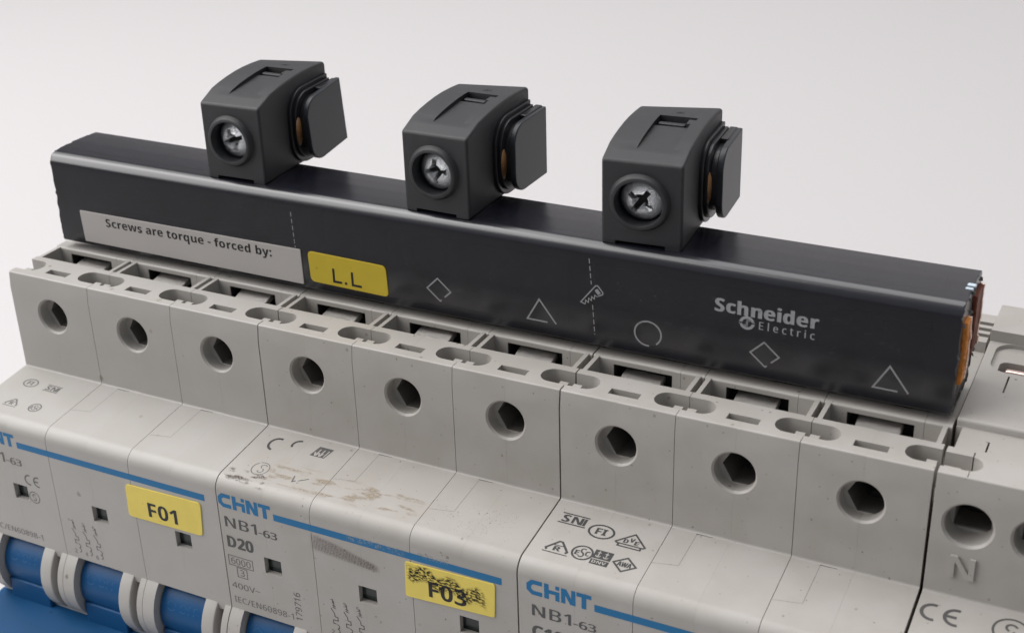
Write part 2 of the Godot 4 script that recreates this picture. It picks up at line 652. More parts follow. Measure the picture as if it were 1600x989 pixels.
# the wider neighbour on the right: one half module of 9 mm, then its mirror-like second half
func neighbour_shell() -> CSGCombiner3D:
	var p := body_outline(-13.2)
	p.append(Vector2(-50.0, -2.2))
	p += arc(Vector2(-47.6, 0.6), 2.4, 180, 90, 6)
	p.append(Vector2(-38.6, 3.0))
	p.append(Vector2(-38.6, 1.2))
	p += arc(Vector2(-13.6, 0.75), 0.45, 90, 0, 4)
	var list := [solid(along_x(zy(p), 0.0, 17.9, 0.12, 2))]
	for hx in [4.75, 13.6]:
		list.append(cut_cyl(Vector3(hx, HOLE_Y, 0), 3.15, -3.6, 0.5))
		list.append(cut_cyl(Vector3(hx, HOLE_Y, 0), 3.5, -0.35, 0.02, 40, 3.15))
		list.append(cut_box(Vector3(hx - 2.3, HOLE_Y - 2.5, -13.0), Vector3(hx + 2.6, HOLE_Y + 2.3, -3.4)))
	list.append(cut_slot_y(round_rect(-5.0, -5.75, 5.2, -2.0, 1.85), -3.4, 1.0))
	list.append(cut_box(Vector3(0.4, -4.4, -2.8), Vector3(2.6, -0.35, -1.8), CSGShape3D.OPERATION_UNION))
	list.append(cut_box(Vector3(-0.2, -4.0, -13.0), Vector3(0.85, 0.5, -7.3)))
	# hair-line slits
	list.append(cut_box(Vector3(4.72, -3, -10.4), Vector3(4.98, 0.6, -7.6)))
	list.append(cut_box(Vector3(3.55, -3, -7.0), Vector3(3.72, 0.6, -5.6)))
	list.append(cut_box(Vector3(3.75, -0.6, -2.1), Vector3(3.87, 0.6, -0.5)))
	list.append(cut_box(Vector3(4.35, 0.2, -28.0), Vector3(4.62, 3.6, -22.8)))
	# hollow in the lid and the slit in its floor
	list.append(cut_slot_y(round_rect(1.3, -38.5, 30.0, -29.0, 2.6), 0.55, 2.0))
	list.append(cut_slot_y(round_rect(2.5, -33.6, 30.0, -29.1, 1.2), -6.0, 1.0))
	# vents at the far end
	for k in 3:
		list.append(cut_box(Vector3(4.6, 1.2, -42.1 - k * 2.3), Vector3(18.5, 5, -40.7 - k * 2.3)))
	return combine(list)

func terminal_body() -> CSGCombiner3D:
	# z = 0 is its front, x 0..11.6, y 0..15.6
	var out := [Vector2(0, 0)] + arc(Vector2(-0.7, 12.6), 0.7, 0, 68, 4) + [Vector2(-2.0, 13.85), Vector2(-3.8, 14.55), Vector2(-6.0, 14.98), Vector2(-8.4, 15.3), Vector2(-11.0, 15.55), Vector2(-13.5, 15.65), Vector2(-16.5, 15.6), Vector2(-18.6, 15.48)] + arc(Vector2(-19.1, 14.75), 0.7, 88, 180, 4) + [Vector2(-19.8, 0)]
	var s := along_x(zy(out), 0.0, 11.6, 0.42, 3)
	for i in s.v.size():
		var q := s.v[i]
		q.z *= 1.0 + 0.012 * (q.x - 5.8)
		s.v[i] = q
	var list := [solid(s)]
	list.append(cut_cyl(Vector3(5.5, 6.9, 0), 3.5, -6.0, 1.0, 48))
	# notch under the front edge
	list.append(cut_box(Vector3(2.0, -1, -9.0), Vector3(9.2, 0.5, 1)))
	# the sunken latch ramp and its slot
	var wedge := [Vector2(-2.6, 14.12), Vector2(-11.6, 14.95), Vector2(-11.6, 17.5), Vector2(-2.6, 17.5)]
	list.append(solid(along_x(zy(wedge), 4.2, 9.3), CSGShape3D.OPERATION_SUBTRACTION))
	list.append(cut_box(Vector3(4.2, 13.2, -14.0), Vector3(8.7, 18, -11.4)))
	list.append(cut_box(Vector3(4.2, 13.0, -14.2), Vector3(9.7, 18, -13.3)))
	return combine(list)

func screw_head(turn: float) -> CSGCombiner3D:
	var c := CSGCombiner3D.new()
	add_child(c)
	var s := lathe([Vector2(0, -2.2), Vector2(3.2, -2.2), Vector2(3.2, -0.75), Vector2(3.05, -0.5), Vector2(2.6, -0.15), Vector2(2.0, 0.2), Vector2(1.3, 0.45), Vector2(0, 0.52)], Vector3.ZERO, 44)
	c.add_child(solid(s))
	for k in 2:
		var b := cut_box(Vector3(-1.95, -0.4, -2.0), Vector3(1.95, 0.4, 1.0))
		b.rotation.z = turn + k * PI / 2
		c.add_child(b)
	for k in 4:
		var b := cut_box(Vector3(0.2, -0.09, -0.10), Vector3(2.6, 0.09, 1.0))
		b.rotation.z = turn + PI / 4 + k * PI / 2
		c.add_child(b)
	c.add_child(cut_cyl(Vector3.ZERO, 1.25, -1.9, 0.6, 24, 0.5))
	return c

# ---------------------------------------------------------------- printed marks
func mark_ce(s: Shape, x: float, y: float, h: float, f: Transform3D, w := 0.26) -> void:
	ring(s, Vector2(x + h * 0.5, y), Vector2(h * 0.5, h * 0.5), w, f, 75, 285)
	ring(s, Vector2(x + h * 1.55, y), Vector2(h * 0.5, h * 0.5), w, f, 75, 285)
	line(s, [Vector2(x + h * 1.06, y), Vector2(x + h * 1.58, y)], w, f, 0.026)

func mark_s(s: Shape, c: Vector2, r: float, f: Transform3D) -> void:
	ring(s, c, Vector2(r, r), r * 0.14, f)
	ring(s, c + Vector2(0, r * 0.28), Vector2(r * 0.3, r * 0.28), r * 0.15, f, 20, 250)
	ring(s, c - Vector2(0, r * 0.28), Vector2(r * 0.3, r * 0.28), r * 0.15, f, -160, 70)

func mark_sni(s: Shape, c: Vector2, k: float, f: Transform3D) -> void:
	line(s, [c + Vector2(-1.9, 0.95) * k, c + Vector2(1.9, 0.95) * k], 0.2 * k, f)
	line(s, [c + Vector2(-1.9, -0.95) * k, c + Vector2(1.9, -0.95) * k], 0.2 * k, f)
	letters(s, "SN", true, c.x - 1.6 * k, c.x + 1.25 * k, c.y - 0.68 * k, 1.36 * k, f)
	line(s, [c + Vector2(1.55, -0.68) * k, c + Vector2(1.55, 0.68) * k], 0.32 * k, f)

func mark_fi(s: Shape, c: Vector2, k: float, f: Transform3D) -> void:
	ring(s, c, Vector2(1.7, 1.25) * k, 0.24 * k, f)
	letters(s, "FI", true, c.x - 0.75 * k, c.x + 0.75 * k, c.y - 0.6 * k, 1.2 * k, f)

func mark_vde(s: Shape, c: Vector2, k: float, f: Transform3D) -> void:
	line(s, [c + Vector2(-1.9, -0.55) * k, c + Vector2(0, 1.35) * k, c + Vector2(1.9, -0.55) * k, c + Vector2(1.7, -0.75) * k, c + Vector2(-1.75, -0.75) * k], 0.2 * k, f)
	line(s, [c + Vector2(-1.75, -0.75) * k, c + Vector2(-1.98, -0.52) * k], 0.2 * k, f, 0.028)
	line(s, [c + Vector2(-1.45, -0.85) * k, c + Vector2(-1.45, -1.2) * k, c + Vector2(1.45, -1.2) * k, c + Vector2(1.45, -0.85) * k], 0.2 * k, f)
	letters(s, "D", true, c.x - 1.0 * k, c.x - 0.42 * k, c.y - 0.5 * k, 0.7 * k, f)
	letters(s, "V", true, c.x - 0.3 * k, c.x + 0.3 * k, c.y - 0.15 * k, 0.7 * k, f)
	letters(s, "E", true, c.x + 0.42 * k, c.x + 0.95 * k, c.y - 0.5 * k, 0.7 * k, f)

func mark_triangle(s: Shape, c: Vector2, k: float, f: Transform3D) -> void:
	line(s, [c + Vector2(-1.3, -0.7) * k, c + Vector2(-1.5, -0.4) * k, c + Vector2(-0.2, 1.2) * k, c + Vector2(0.2, 1.2) * k, c + Vector2(1.5, -0.4) * k, c + Vector2(1.3, -0.7) * k], 0.26 * k, f)
	line(s, [c + Vector2(-1.7, -1.05) * k, c + Vector2(1.7, -1.05) * k], 0.16 * k, f)
	letters(s, "R", true, c.x - 0.5 * k, c.x + 0.5 * k, c.y - 0.62 * k, 0.85 * k, f)
	line(s, [c + Vector2(-0.6, 0.42) * k, c + Vector2(0.6, 0.42) * k], 0.14 * k, f)

func mark_esc(s: Shape, c: Vector2, k: float, f: Transform3D) -> void:
	ring(s, c, Vector2(1.35, 1.25) * k, 0.22 * k, f)
	letters(s, "E", true, c.x - 0.95 * k, c.x - 0.4 * k, c.y - 0.55 * k, 0.85 * k, f)
	letters(s, "S", false, c.x - 0.33 * k, c.x + 0.33 * k, c.y - 0.85 * k, 1.7 * k, f)
	letters(s, "C", true, c.x + 0.42 * k, c.x + 0.98 * k, c.y - 0.4 * k, 0.85 * k, f)

func mark_ship(s: Shape, c: Vector2, k: float, f: Transform3D, light: Shape) -> void:
	fill(s, PackedVector2Array([c + Vector2(-1.2, -0.25) * k, c + Vector2(1.2, -0.25) * k, c + Vector2(1.2, 1.35) * k, c + Vector2(-1.2, 1.35) * k]), f)
	fill(s, PackedVector2Array([c + Vector2(-1.2, -1.35) * k, c + Vector2(1.2, -1.35) * k, c + Vector2(1.2, -0.42) * k, c + Vector2(-1.2, -0.42) * k]), f)
	letters(light, "DNV", true, c.x - 0.95 * k, c.x + 0.95 * k, c.y - 1.12 * k, 0.5 * k, f, 0.035)
	for d in [-0.55, 0.5]:
		line(light, [c + Vector2(d, 1.15) * k, c + Vector2(d, 0.1) * k], 0.14 * k, f, 0.035)
		ring(light, c + Vector2(d, 0.35) * k, Vector2(0.32, 0.3) * k, 0.13 * k, f, 190, 350, 0.04, 10)
		line(light, [c + Vector2(d - 0.25, 0.85) * k, c + Vector2(d + 0.25, 0.85) * k], 0.11 * k, f, 0.04)

func mark_diamond(s: Shape, c: Vector2, k: float, f: Transform3D) -> void:
	line(s, [c + Vector2(-1.55, 0.05) * k, c + Vector2(0, 1.3) * k, c + Vector2(1.55, 0) * k, c + Vector2(0, -1.3) * k], 0.22 * k, f)
	line(s, [c + Vector2(-1.6, 0.12) * k, c + Vector2(0.08, -1.36) * k], 0.22 * k, f, 0.028)
	letters(s, "AWA", true, c.x - 0.95 * k, c.x + 0.95 * k, c.y - 0.42 * k, 0.85 * k, f)

func brand(s: Shape, x: float, y: float, f: Transform3D) -> void:
	# the maker's blue letters: x is their left edge, y their base line; 10.2 wide, 2.62 high
	var w := 0.74
	var o := Vector2(x, y)
	line(s, [o + Vector2(2.5, 2.25), o + Vector2(0.95, 2.25), o + Vector2(0.37, 1.7), o + Vector2(0.37, 0.9), o + Vector2(0.95, 0.37), o + Vector2(2.5, 0.37)], w, f)
	line(s, [o + Vector2(3.2, 0), o + Vector2(3.2, 2.62)], w, f)
	line(s, [o + Vector2(3.57, 1.32), o + Vector2(4.93, 1.32), o + Vector2(4.93, 0)], 0.66, f)
	line(s, [o + Vector2(4.93, 1.95), o + Vector2(4.93, 2.62)], 0.62, f)
	line(s, [o + Vector2(5.85, 0), o + Vector2(5.85, 2.25), o + Vector2(6.15, 2.25), o + Vector2(7.15, 0.37), o + Vector2(7.45, 0.37), o + Vector2(7.45, 2.62)], 0.66, f)
	line(s, [o + Vector2(7.95, 2.27), o + Vector2(10.25, 2.27)], 0.7, f)
	line(s, [o + Vector2(9.1, 0), o + Vector2(9.1, 1.92)], w, f)

func circuit(s: Shape, x: float, y: float, f: Transform3D) -> void:
	# three switch-and-coil symbols, numbered at the top
	for k in 3:
		var o := Vector2(x + k * 2.45, y - k * 0.05)
		letters(s, ["1", "3", "5"][k], false, o.x - 0.45, o.x + 0.05, o.y, 0.85, f)
		line(s, [o + Vector2(0.15, 0.5), o + Vector2(0.15, -0.7)], 0.16, f)
		line(s, [o + Vector2(-0.15, -0.35), o + Vector2(0.5, -0.55)], 0.13, f, 0.026)
		line(s, [o + Vector2(-0.15, -0.75), o + Vector2(0.5, -0.95)], 0.13, f, 0.026)
		line(s, [o + Vector2(-0.5, -1.0), o + Vector2(0.15, -2.0), o + Vector2(0.15, -2.6)], 0.16, f)
		line(s, [o + Vector2(0.17, -2.6), o + Vector2(0.7, -2.6), o + Vector2(0.7, -3.3), o + Vector2(-0.2, -3.3), o + Vector2(-0.2, -4.0), o + Vector2(0.3, -4.0)], 0.16, f)
		ring(s, o + Vector2(0.35, -4.5), Vector2(0.5, 0.45), 0.16, f, 80, -80, 0.02, 10)
		ring(s, o + Vector2(0.35, -5.4), Vector2(0.5, 0.45), 0.16, f, 80, -80, 0.02, 10)
		letters(s, ["2", "4", "6"][k], false, o.x - 0.75, o.x - 0.2, o.y - 6.2, 0.85, f)

# ---------------------------------------------------------------- things
var shell_meshes := []
var screw_meshes := []
var terminal_mesh: ArrayMesh
var neighbour_mesh: ArrayMesh

func sticker(parent: Node, corners: Array, r: float, m: Material, label: String, f: Transform3D, called := "sticker") -> MeshInstance3D:
	# corners from the upper left, clockwise; rounded by cutting each corner with a small curve
	var p := []
	for i in 4:
		var a: Vector2 = corners[(i + 3) % 4]
		var b: Vector2 = corners[i]
		var c: Vector2 = corners[(i + 1) % 4]
		var d0 := b + (a - b).normalized() * r
		var d1 := b + (c - b).normalized() * r
		for k in 6:
			var t := k / 5.0
			p.append(d0.lerp(b, t).lerp(b.lerp(d1, t), t))
	var s := Shape.new()
	s.add(prism(PackedVector2Array(p), 0.16, 0.05, 2), f * Transform3D(Basis(), Vector3(0, 0, 0.17)))
	return part(called, s.mesh(), m, parent, label)

func breaker(x: float, label: String, tint: String) -> Node3D:
	var t := thing("circuit_breaker", label, "circuit breaker", Vector3(x, 0, 0), "three-pole circuit breakers in the row")
	for k in 3:
		for h in 2:
			var o := part("housing_shell", shell_meshes[h], mats[tint], t)
			o.position.x = k * 18 * MM
		var plate := rbox(Vector3(4.7, -0.55, -1.5), Vector3(11.2, 0.55, 1.5), 0.22, 2)
		var c := part("cable_clamp", plate.mesh(), mats.clamp, t)
		c.position = Vector3(k * 18, -2.75, -12.9) * MM
		c.rotation.x = deg_to_rad(10 + 4 * ((k * 7 + int(x)) % 3))
		c.rotation.z = deg_to_rad(-1.5 + ((k * 5 + int(x)) % 4))
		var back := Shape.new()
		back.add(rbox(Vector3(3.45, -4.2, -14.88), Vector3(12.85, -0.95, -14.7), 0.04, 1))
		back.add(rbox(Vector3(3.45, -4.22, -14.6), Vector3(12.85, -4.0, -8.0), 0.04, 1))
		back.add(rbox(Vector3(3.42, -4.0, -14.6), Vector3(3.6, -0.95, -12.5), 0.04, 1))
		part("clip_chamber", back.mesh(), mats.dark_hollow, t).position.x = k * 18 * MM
		var sc := part("terminal_screw", screw_meshes[3], mats.screw_dark, t)
		sc.position = Vector3(9.9 + k * 18, HOLE_Y + 0.2, -8.0) * MM
		sc.scale = Vector3(0.9, 0.9, 1.0)
		sc.rotation.z = 0.4 + 0.5 * k
		var tube := flipped(lathe([Vector2(3.14, -14.5), Vector2(3.14, -2.35), Vector2(3.18, -2.3)], Vector3.ZERO, 6))
		var cage := part("clamp_cage", tube.mesh(), mats.cage, t)
		cage.position = Vector3(9.75 + k * 18, HOLE_Y - 0.15, 0) * MM
		var jaw := rbox(Vector3(-1.6, -1.4, -11.0), Vector3(2.4, 0.8, -6.4), 0.4, 2)
		var jw := part("clamp_jaw", jaw.mesh(), mats.screw_dark, t)
		jw.position = Vector3(10.2 + k * 18, HOLE_Y - 2.0, 0) * MM
		jw.rotation.z = 0.5 + 0.25 * ((k * 2 + int(x)) % 3)
		var pane := Shape.new()
		pane.add(rbox(Vector3(8.0, -36.4, FACE - 1.6), Vector3(11.4, -33.15, FACE - 1.0), 0.05, 1))
		var w := part("indicator_window", pane.mesh(), mats.pane, t)
		w.position.x = k * 18 * MM
		toggle(t, k)
	var ml := Shape.new()
	var dk := deck_frame()
	for k in [1, 2]:
		var o := Vector2(k * 18.0 + 3.7 + 0.3 * k, -0.45)
		line(ml, [o, o + Vector2(-0.15, -6.2 - k), Vector2(k * 18.0 + 0.1, -7.4 - k)], 0.05, dk, 0.012)
		fill(ml, PackedVector2Array([o + Vector2(-0.1, 0.2), o + Vector2(2.4, 0.2), o + Vector2(2.4, 0.1), o + Vector2(-0.1, 0.0)]), dk, 0.014)
	part("moulding_line", ml.mesh(), mats.ink_faint, t)
	var bar := rbox(Vector3(-2.2, -6.0, -2.5), Vector3(52.6, 0.0, 12.5), 2.9, 7)
	var tie := part("lever_tie_bar", bar.mesh(), mats.blue_bar, t)
	tie.position = Vector3(0, -58.5, FACE) * MM
	tie.rotation.x = deg_to_rad(14)
	return t

func toggle(t: Node3D, k: int) -> void:
	# a drum that shows between the cheeks and the lever that leaves it downwards
	var p := arc(Vector2(FACE - 5.2, -52.0), 6.3, 86, -30, 18)
	var s := along_x(zy(p + [Vector2(FACE - 5.2, -52.0)]), 2.7, 12.4, 0.15, 2)
	var l := rbox(Vector3(2.75, -59.5, FACE - 4.0), Vector3(12.35, -54.6, FACE + 1.0), 0.35, 3)
	s.add(l)
	var o := part("toggle_lever", s.mesh(), mats.blue_plastic, t)
	o.position.x = k * 18 * MM
	var g := Shape.new()
	var f := frame(Vector3(0, -49.4, FACE + 0.35), Vector3.RIGHT, Vector3(0, cos(0.42), -sin(0.42)))
	ring(g, Vector2(5.1, 0), Vector2(0.85, 0.85), 0.2, f, 0, 360, 0.16)
	letters(g, "OFF", false, 6.9, 10.6, -0.8, 1.6, f, 0.16)
	part("lettering", g.mesh(), mats.blue_relief, o)

func front_print(t: Node3D, dx: float, rating: String, full: bool, faint: bool) -> void:
	# the printing repeated on every breaker; dx is how far this one's print is shifted
	var f := frame(Vector3(dx, 0, FACE))
	var b := Shape.new()
	brand(b, 0.22, -25.42, f)
	part("brand_lettering", b.mesh(), mats.blue_ink, t)
	var st := Shape.new()
	fill(st, PackedVector2Array([Vector2(10.95, -25.36), Vector2(51.5, -25.36), Vector2(51.5, -24.12), Vector2(10.95, -24.12)]), f)
	part("stripe", st.mesh(), mats.blue_ink, t)
	var s := Shape.new()
	letters(s, "NB1", false, 1.0, 7.15, -29.12, 1.98, f)
	letters(s, "-63", false, 7.6, 11.1, -29.12, 1.35, f)
	if full:
		letters(s, rating, true, 0.95, 6.05, -33.1, 2.2, f)
	embolden(s, 0.12)
	part("printed_rating", s.mesh(), mats.ink_light if not faint else mats.ink_faint, t)
	if full:
		var d := Shape.new()
		line(d, [Vector2(0.75, -34.82), Vector2(5.55, -34.82), Vector2(5.55, -36.72), Vector2(0.75, -36.72)], 0.14, f)
		line(d, [Vector2(0.75, -36.79), Vector2(0.75, -34.75)], 0.14, f, 0.026)
		letters(d, "6000", false, 1.2, 5.1, -36.4, 1.25, f)
		line(d, [Vector2(2.2, -36.98), Vector2(4.15, -36.98), Vector2(4.15, -38.86), Vector2(2.2, -38.86)], 0.14, f)
		line(d, [Vector2(2.2, -38.93), Vector2(2.2, -36.91)], 0.14, f, 0.026)
		letters(d, "3", false, 2.75, 3.6, -38.55, 1.25, f)
		letters(d, "400V~", false, 0.7, 6.4, -41.35, 1.15, f)
		part("printed_ratings", d.mesh(), mats.ink_faint, t)
	var e := Shape.new()
	letters(e, "IEC/EN60898-1", false, 0.8, 12.7, -44.3, 1.2, f)
	part("printed_standard", e.mesh(), mats.ink_faint, t)
	var c := Shape.new()
	circuit(c, 20.8, -38.4, f)
	part("circuit_diagram", c.mesh(), mats.ink_light if full else mats.ink_faint, t)

func feed_terminal(x: float, label: String, turn: float, cap_tilt: float, lens_low: float, wobble: float, widen := 1.0) -> void:
	var t := thing("feed_terminal", label, "terminal", Vector3(x, 18.22, -14.35), "black feed terminals clipped on the busbar")
	t.rotation.y = wobble
	t.scale.x = widen
	part("housing", terminal_mesh, mats.black_housing, t)
	var col := Shape.new()
	col.add(lathe([Vector2(3.4, -2.6), Vector2(3.4, 0.62), Vector2(3.5, 0.8), Vector2(3.9, 0.8), Vector2(4.1, 0.66), Vector2(4.5, -0.1)].map(func(q): return q), Vector3(5.5, 6.9, 0)))
	for i in col.v.size():
		pass
	part("screw_collar", flipped(col).mesh(), mats.black_housing, t)
	var sc := part("clamp_screw", screw_meshes[int(turn)], mats.screw, t)
	sc.position = Vector3(5.5, 6.9, -0.75) * MM
	part("screw_recess", lathe([Vector2(0, -1.3), Vector2(2.5, -1.3), Vector2(2.5, -2.1)], Vector3.ZERO, 24).mesh(), mats.dark_hollow, sc)
	# latch tongue and the moulded star behind it
	part("latch_tongue", rbox(Vector3(4.45, 12.8, -13.0), Vector3(8.4, 15.1, -12.0), 0.2, 2).mesh(), mats.black_housing, t)
	var sym := Shape.new()
	var f := frame(Vector3(6.6, 15.62, -16.2), Vector3.RIGHT, Vector3(0, 0, -1))
	line(sym, [Vector2(-0.6, 0), Vector2(0.6, 0)], 0.2, f, 0.05)
	for a in [0.9, -0.9]:
		line(sym, [Vector2(-0.55, -0.45 * signf(a)), Vector2(0.55, 0.45 * signf(a))], 0.18, f, 0.04 + 0.01 * signf(a))
	part("moulded_star", sym.mesh(), mats.black_gloss, t)
	# the cable end on the right: two stepped collars, a narrower neck with the conductor showing, and the blanking cap
	var steps := [[11.5, 12.15, 0.0], [12.1, 12.75, 0.65], [12.7, 14.0, 1.7]]
	for k in 3:
		var d: float = steps[k][2]
		var o := boss_outline(-8.2 - d, -20.6 + d * 0.4, 0.1 + d, 13.4 - d, 4.6 - d * 0.5)
		var c := Shape.new()
		c.add(across_x(o, steps[k][0], steps[k][1], 0.18))
		part("cable_collar" if k < 2 else "cable_neck", c.mesh(), mats.black_gloss, t)
	if lens_low < 1.0:
		var l := lathe([Vector2(0, 0.35), Vector2(0.7, 0.25), Vector2(1.0, 0.0)], Vector3.ZERO, 24)
		var lo := Shape.new()
		lo.add(l, Transform3D(Basis(Vector3(0, 0, -0.95), Vector3(0, 2.5, 0), Vector3(1, 0, 0)).rotated(Vector3.UP, 0.0), Vector3(12.75, 6.1 + lens_low, -9.6)))
		part("copper_conductor", lo.mesh(), mats.lens, t)
	var cap := Shape.new()
	var co := boss_outline(-9.9, -21.3, 0.9, 12.3, 3.3)
	cap.add(across_x(co, 13.6, 14.6, 0.22))
	var o2 := part("blanking_cap", cap.mesh(), mats.black_cap, t)
	var pivot := Vector3(0, 6.6, -15.6) * MM
	o2.transform = Transform3D(Basis(Vector3.RIGHT, cap_tilt), Vector3.ZERO)
	o2.position = pivot - o2.basis * pivot
	part("cap_hinge", rbox(Vector3(12.6, 11.5, -21.4), Vector3(13.9, 12.5, -15.5), 0.25, 2).mesh(), mats.black_gloss, t)

func flipped(s: Shape) -> Shape:
	# a lathed skin whose normals should face away from its wall
	var o := Shape.new()
	for i in range(0, s.v.size(), 3):
		o.tri(s.v[i], s.v[i + 1], s.v[i + 2], -s.n[i], -s.n[i + 1], -s.n[i + 2])
	return o

func boss_outline(z_front: float, z_back: float, y0: float, y1: float, r: float) -> Array:
	# rounded towards the viewer, square at the back, (z, y)
	return arc(Vector2(z_front - r, y1 - r), r, 90, 0, 8) + arc(Vector2(z_front - r, y0 + r), r, 0, -90, 8) + [Vector2(z_back, y0), Vector2(z_back, y1)]

func across_x(poly: Array, x0: float, x1: float, bevel: float) -> Shape:
	return along_x(zy(poly), x0, x1, bevel, 3)

func busbar() -> void:
	var x0 := 1.75
	var x1 := 161.75
	var zf := -12.9
	var zb := -26.0
	var yb := 1.35
	var yt := 18.2
	var t := thing("busbar", "long black comb busbar with stickers lying across the breaker tops", "busbar", Vector3.ZERO)
	# casing: outline with rounded front and back edges, its sawn ends ragged
	var o := [Vector2(zf, yb + 0.3)] + arc(Vector2(zf - 2.0, yt - 2.0), 2.0, 3, 86, 11) + [Vector2(-17.0, yt + 0.12), Vector2(-20.0, yt + 0.2), Vector2(-23.0, yt + 0.12)] + arc(Vector2(zb + 0.7, yt - 0.7), 0.7, 92, 180, 4) + [Vector2(zb, yb), Vector2(zf - 0.3, yb)]
	var dense := []
	for i in o.size():
		var a: Vector2 = o[i]
		var b: Vector2 = o[(i + 1) % o.size()]
		var k := maxi(1, int((b - a).length() / 0.55))
		for j in k:
			dense.append(a.lerp(b, float(j) / k))
	var s := along_x(zy(dense), x0, x1, 0.08, 1)
	rng.seed = 12
	var nz := FastNoiseLite.new()
	nz.seed = 4
	nz.frequency = 0.35
	for i in s.v.size():
		var q := s.v[i]
		var j := nz.get_noise_2d(q.y * 3.0, q.z * 3.0) * 0.55 + nz.get_noise_2d(q.y * 9.0 + 40.0, q.z * 9.0) * 0.25
		if q.x > x1 - 0.5:
			q.x += j * 0.55
		elif q.x < x0 + 0.5:
			q.x += j * 0.7
		s.v[i] = q
	part("casing", s.mesh(), mats.black_bar, t)
	# sawn end: two copper strips and torn insulation
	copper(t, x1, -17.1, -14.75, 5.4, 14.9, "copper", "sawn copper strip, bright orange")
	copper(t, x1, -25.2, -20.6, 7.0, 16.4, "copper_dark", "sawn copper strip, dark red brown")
	rng.seed = 77
	var burr := Shape.new()
	for k in 34:
		var y := rng.randf_range(1.6, 17.8)
		var z: float = [zf - rng.randf_range(0.05, 1.1), -19.3 - rng.randf_range(-1.2, 1.2), zb + rng.randf_range(0.1, 0.9)][k % 3]
		if k % 5 == 0:
			y = 18.0 - rng.randf_range(0, 0.9)
			z = rng.randf_range(zb, zf)
		var r := rng.randf_range(0.12, 0.3)
		var b := rbox(Vector3(-r * 0.7, -r * rng.randf_range(0.8, 2.2), -r * 0.5), Vector3(r * 0.7, r * rng.randf_range(0.8, 2.0), r * 0.5), r * 0.3, 1)
		burr.add(b, Transform3D(Basis.from_euler(Vector3(rng.randf_range(-0.6, 0.6), rng.randf_range(-0.5, 0.5), rng.randf_range(-0.4, 0.4))), Vector3(x1 + rng.randf_range(-0.15, 0.25), y, z)))
	part("torn_insulation", burr.mesh(), mats.burr, t)
	var chip := Shape.new()
	chip.add(rbox(Vector3(-0.6, -0.2, -0.9), Vector3(0.6, 0.2, -0.1), 0.19, 3), Transform3D(Basis(), Vector3(x1 - 0.25, yt + 0.12, -19.2)))
	chip.add(rbox(Vector3(-0.6, -0.2, 0.2), Vector3(0.5, 0.2, 0.75), 0.19, 3), Transform3D(Basis(), Vector3(x1 - 0.3, yt + 0.1, -18.9)))
	part("paint_chip", chip.mesh(), mats.paint_chip, t)
	# pins that drop into the breakers
	for k in 9:
		part("pin", rbox(Vector3(6.0 + 18 * k, -3.6, -20.0), Vector3(12.0 + 18 * k, yb + 0.5, -18.0), 0.2, 1).mesh(), mats.copper, t)
	# stickers
	var f := frame(Vector3(0, 0, zf))
	var w := sticker(t, [Vector2(7.0, 8.1), Vector2(54.9, 8.42), Vector2(55.0, 2.1), Vector2(7.25, 2.15)], 0.25, mats.white_sticker, "pale sticker with a line of black text", f)
	var s1 := Shape.new()
	letters(s1, "Screws are torque - forced by:", true, 12.9, 49.0, 5.82, 1.52, f * Transform3D(Basis(Vector3(0, 0, 1), 0.009), Vector3(0, -0.1, 0)), 0.19)
	part("lettering", s1.mesh(), mats.black_ink, w)
	var y := sticker(t, [Vector2(56.3, 8.45), Vector2(71.45, 8.25), Vector2(71.68, 2.78), Vector2(56.55, 2.98)], 0.9, mats.yellow_sticker_dull, "yellow sticker reading L.L", f)
	var s2 := Shape.new()
	line(s2, [Vector2(61.2, 6.1), Vector2(61.2, 3.75), Vector2(62.75, 3.75)], 0.42, f, 0.19)
	fill(s2, PackedVector2Array([Vector2(63.3, 3.55), Vector2(63.75, 3.55), Vector2(63.75, 4.0), Vector2(63.3, 4.0)]), f, 0.19)
	line(s2, [Vector2(64.85, 6.05), Vector2(64.85, 3.72), Vector2(66.6, 3.72)], 0.42, f, 0.19)
	part("lettering", s2.mesh(), mats.black_ink, y)
	for q in [[8.0, 60.0, 9.0, 17.0, 51], [72.0, 104.0, 3.0, 15.0, 52], [108.0, 158.0, 3.0, 15.0, 53]]:
		var dm := Shape.new()
		flat_sheet(dm, q[0], q[1], q[2], q[3], zf + 0.03)
		part("dust", dm.mesh(), stain(3, q[4], 256, 90, Color(0.42, 0.42, 0.44), 0.5), t)
	for q in [[88.0, 106.0, 61], [124.0, 158.0, 62], [4.0, 34.0, 63]]:
		var dt := Shape.new()
		for i in 2:
			dt.v.append_array([Vector3(q[0], yt + 0.24, -24.5), Vector3(q[1], yt + 0.24, -24.5 if i == 0 else -15.5), Vector3(q[1] if i == 0 else q[0], yt + 0.24, -15.5)])
			dt.uv.append_array([Vector2(0, 0), Vector2(1, 0 if i == 0 else 1), Vector2(1 if i == 0 else 0, 1)])
			dt.n.append_array([Vector3.UP, Vector3.UP, Vector3.UP])
		var fixed := Shape.new()
		for i in [0, 3]:
			fixed.tri(dt.v[i], dt.v[i + 1], dt.v[i + 2], Vector3.UP, Vector3.UP, Vector3.UP, dt.uv[i], dt.uv[i + 1], dt.uv[i + 2])
		part("dust", fixed.mesh(), stain(3, q[2], 200, 80, Color(0.42, 0.42, 0.44), 0.45), t)
	# printed phase marks
	for c in [Vector2(81.15, 5.8), Vector2(135.0, 5.36)]:
		var m := Shape.new()
		line(m, [c + Vector2(1.0, -1.12), c + Vector2(2.15, -0.02), c + Vector2(-0.15, 1.98), c + Vector2(-2.15, 0), c + Vector2(0.15, -1.95), c + Vector2(0.42, -1.72)], 0.24, f)
		part("printed_diamond", m.mesh(), mats.bar_print, t)
